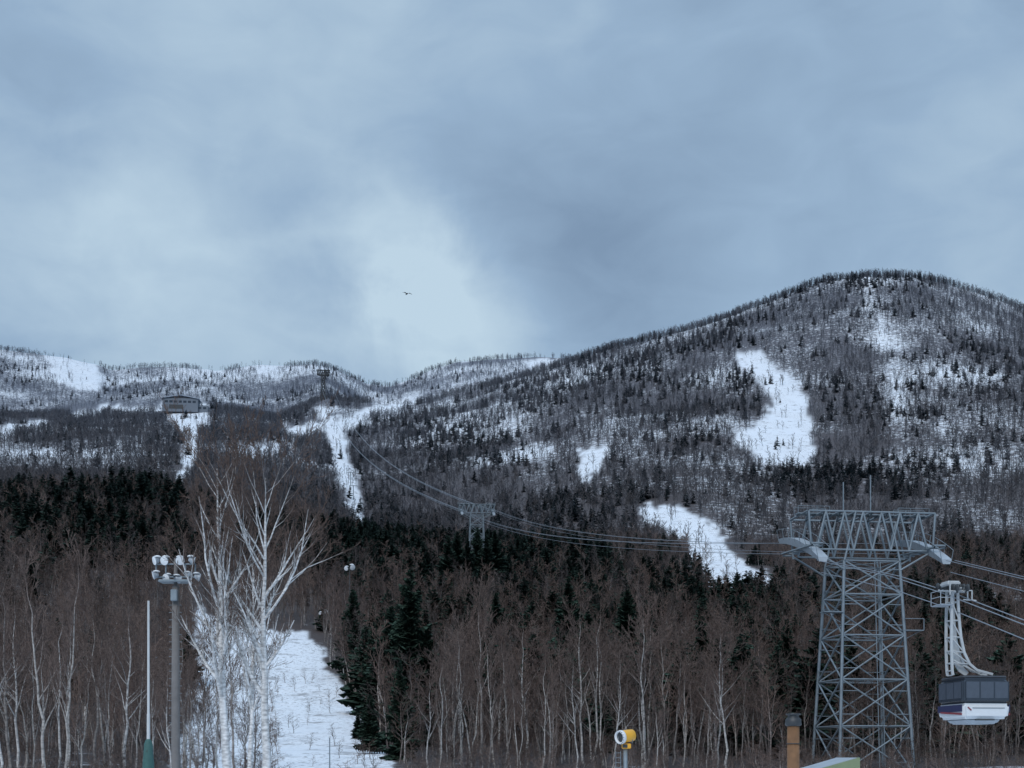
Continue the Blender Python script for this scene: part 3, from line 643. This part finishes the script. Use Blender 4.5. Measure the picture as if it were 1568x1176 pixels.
for (x, y, zt, s_) in ((-41.0, 330, 51.8, 2.2), (-47.6, 330, 40.5, 1.5)):
    b0 = gz(x, y); e = empty('piste_floodlight', (x, y, b0)); H = zt-b0
    lathe('pole', [(.11, -.3), (.08, H), (0, H)], dark, e, n=12)
    beams('bracket', [[(-.9, 0, H-.1), (.9, 0, H-.1)]], .07, steel, e)
    lamp(e, (-.8, 0, H), -.4, .4, s_*.8); lamp(e, (.6, 0, H+.3), .5, .4, s_)
e = empty('marker_pole', (-13.4, 96, gz(-13.4, 96))); lathe('pole', [(.05, -.2), (.04, 3.6), (0, 3.6)], steel, e, n=10); lathe('knob', [(.001, 3.55), (.08, 3.6), (.08, 3.7), (.001, 3.75)], white, e, n=10)

bx_, by_ = -482, 1905; b0 = gz(bx_, by_)+3; e = empty('ropeway_station', (bx_, by_, b0), .1)
wall = mat('station_wall', (.14, .165, .20), .7, 0, .1, .1); roofm = mat('snowy_metal_roof', (.34, .39, .46), .6, 0, .1, .1)
box('hall', (0, 0, 6), (50, 22, 20), wall, e, bev=.2)
box('side_wing', (31, 2, 1), (16, 18, 12), wall, e, bev=.2)
slab('roof_left', [(-27, -13, 15.6), (0, -13, 20.5), (0, 13, 20.5), (-27, 13, 15.6)], .9, roofm, e)
slab('roof_right', [(.1, -13, 20.5), (27, -13, 15.6), (27, 13, 15.6), (.1, 13, 20.5)], .9, roofm, e)
slab('gable', [(-24, -11, 15.5), (24, -11, 15.5), (24, 11, 15.5), (-24, 11, 15.5)], .5, wall, e)
for i in range(7): box('window', (-20+i*6.6, -11.05, 10.5), (4.6, .2, 3.2), glass, e, bev=0)
box('cable_bay', (-6, -11.06, 3), (20, .25, 6), dark, e, bev=0)
for i in range(2): box('window', (27+i*7, -7.05, 3), (4.5, .2, 3), glass, e, bev=0)

for (u, vb, y) in ((541, 775, 1150), (537, 745, 1250), (462, 590, 2050)):
    x = (u-CU)/F*y; b0 = gz(x, y); e = empty('lift_pylon', (x, y, b0))
    beams('mast', [[(0, 0, -1), (0, 0, 13)]], .35, steel, e, 6); beams('crossarm', [[(-3.5, 0, 12.6), (3.5, 0, 12.6)], [(-3.5, -1.5, 12.2), (-3.5, 1.5, 12.2)], [(3.5, -1.5, 12.2), (3.5, 1.5, 12.2)]], .25, steel, e)

bm_ = mat('bird_feathers', (.03, .03, .035), .8)
e = empty('flying_bird', (-16.1, 200, 75.0), .5)
lathe('body', [(.001, -.35), (.06, -.25), (.10, -.05), (.09, .12), (.05, .25), (.05, .32), (.02, .40), (.001, .44)], bm_, e, (0, 0, 0), (math.pi/2, 0, 0), 12)
for sg in (-1, 1):
    me = bpy.data.meshes.new('wing'); me.from_pydata([(sg*.04, -.14, .03), (sg*.04, .14, .03), (sg*.38, .10, .17), (sg*.38, -.16, .17), (sg*.85, -.05, .02), (sg*.78, -.16, .04), (sg*.6, .04, .12)], [], [(0, 1, 2, 3), (3, 2, 6, 5), (6, 4, 5)]); me.materials.append(bm_); link(bpy.data.objects.new('wing', me), e)
me = bpy.data.meshes.new('tail'); me.from_pydata([(0, .25, 0), (-.1, .5, 0), (.1, .5, 0)], [], [(0, 1, 2)]); me.materials.append(bm_); link(bpy.data.objects.new('tail', me), e)

# ------------------------------------------------------------------ sky
W = bpy.data.worlds.new('World'); S.world = W; W.use_nodes = True; nt = W.node_tree; nt.nodes.clear()
out = nt.nodes.new('ShaderNodeOutputWorld'); bg = nt.nodes.new('ShaderNodeBackground'); bg.inputs['Strength'].default_value = .1
SUN_EL, SUN_AZ = math.radians(42), math.radians(200)
sk = nt.nodes.new('ShaderNodeTexSky'); sk.sky_type = 'NISHITA'; sk.sun_disc = False; sk.sun_elevation = SUN_EL; sk.sun_rotation = SUN_AZ
tc = nt.nodes.new('ShaderNodeTexCoord'); D = tc.outputs['Generated']
def wn(scale, st, detail=5, rough=.5, dist=.3):
    mp = nt.nodes.new('ShaderNodeMapping'); mp.inputs['Scale'].default_value = st; nt.links.new(D, mp.inputs[0])
    n = nt.nodes.new('ShaderNodeTexNoise'); n.inputs['Scale'].default_value = scale; n.inputs['Detail'].default_value = detail; n.inputs['Roughness'].default_value = rough
    n.inputs['Distortion'].default_value = dist; nt.links.new(mp.outputs[0], n.inputs['Vector']); return n.outputs['Fac']
f = mth('ADD', mth('MULTIPLY', mth('SUBTRACT', wn(6, (1, 1, 1.8), 5, .5), .5), .35), .45)
f = mth('ADD', f, mth('MULTIPLY', mth('SUBTRACT', wn(14, (1, 1, 2.0), 6, .5, .6), .5), .42))
wob = mth('MULTIPLY', mth('SUBTRACT', wn(12, (1, 1, 1), 5, .6), .5), .09)
for (u, v, am, sg) in [(575,345,.26,.045),(640,400,.12,.035),(745,500,.48,.05),(640,520,.30,.05),(200,340,.24,.065),(40,310,.18,.06),(300,470,.24,.10),(860,340,-.22,.085),(900,430,-.12,.06),(480,20,.20,.13),(250,60,.12,.1),(820,30,.14,.10),(100,190,-.12,.07),(330,220,-.12,.06),(680,230,-.10,.06),(1450,380,.12,.12),(1540,500,.15,.06),(1250,60,.02,.12),(1100,60,-.04,.1),(1300,330,-.02,.1)]:
    d = np.array([(u-CU)/F, 1, (HV-v)/F]); d /= np.linalg.norm(d)
    vd = nt.nodes.new('ShaderNodeVectorMath'); vd.operation = 'DISTANCE'; nt.links.new(D, vd.inputs[0]); vd.inputs[1].default_value = d
    r_ = mth('DIVIDE', mth('ADD', vd.outputs['Value'], wob), sg)
    ga = mth('POWER', 2.71828, mth('MULTIPLY', mth('MULTIPLY', r_, r_), -1.0))
    f = mth('ADD', f, mth('MULTIPLY', ga, am))
cr = nt.nodes.new('ShaderNodeValToRGB'); nt.links.new(f, cr.inputs[0])
cr.color_ramp.elements[0].position = .1; cr.color_ramp.elements[0].color = (.213, .312, .450, 1)
cr.color_ramp.elements[1].position = 1.0; cr.color_ramp.elements[1].color = (.53, .68, .80, 1)
em = cr.color_ramp.elements.new(.5); em.color = (.318, .452, .615, 1)
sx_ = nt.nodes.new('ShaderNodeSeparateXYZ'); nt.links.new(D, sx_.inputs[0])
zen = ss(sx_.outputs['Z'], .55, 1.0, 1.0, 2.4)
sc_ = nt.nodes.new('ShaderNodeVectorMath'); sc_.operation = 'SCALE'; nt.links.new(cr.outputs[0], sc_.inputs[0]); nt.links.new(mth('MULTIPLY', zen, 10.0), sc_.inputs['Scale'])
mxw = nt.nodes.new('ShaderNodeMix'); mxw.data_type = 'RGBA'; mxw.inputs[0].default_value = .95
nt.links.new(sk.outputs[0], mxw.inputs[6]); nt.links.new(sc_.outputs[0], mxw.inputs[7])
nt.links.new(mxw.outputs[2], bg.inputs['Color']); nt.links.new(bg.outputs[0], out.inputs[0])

sl = bpy.data.lights.new('sun', 'SUN'); sl.energy = 1.4; sl.angle = math.radians(25); sl.color = (1, .95, .90)
so = bpy.data.objects.new('sun', sl); link(so)
so.rotation_euler = (math.radians(48), 0, math.radians(-20))

cam = bpy.data.cameras.new('camera'); cam.sensor_width = 36; cam.lens = 36*F/1568; cam.shift_y = (HV-588)/1568; cam.clip_start = .5; cam.clip_end = 20000
co = bpy.data.objects.new('camera', cam); link(co); co.location = (0, 0, CAMZ); co.rotation_euler = (math.pi/2, 0, 0)
S.camera = co
S.view_settings.view_transform = 'Standard'; S.view_settings.look = 'None'; S.view_settings.exposure = 0
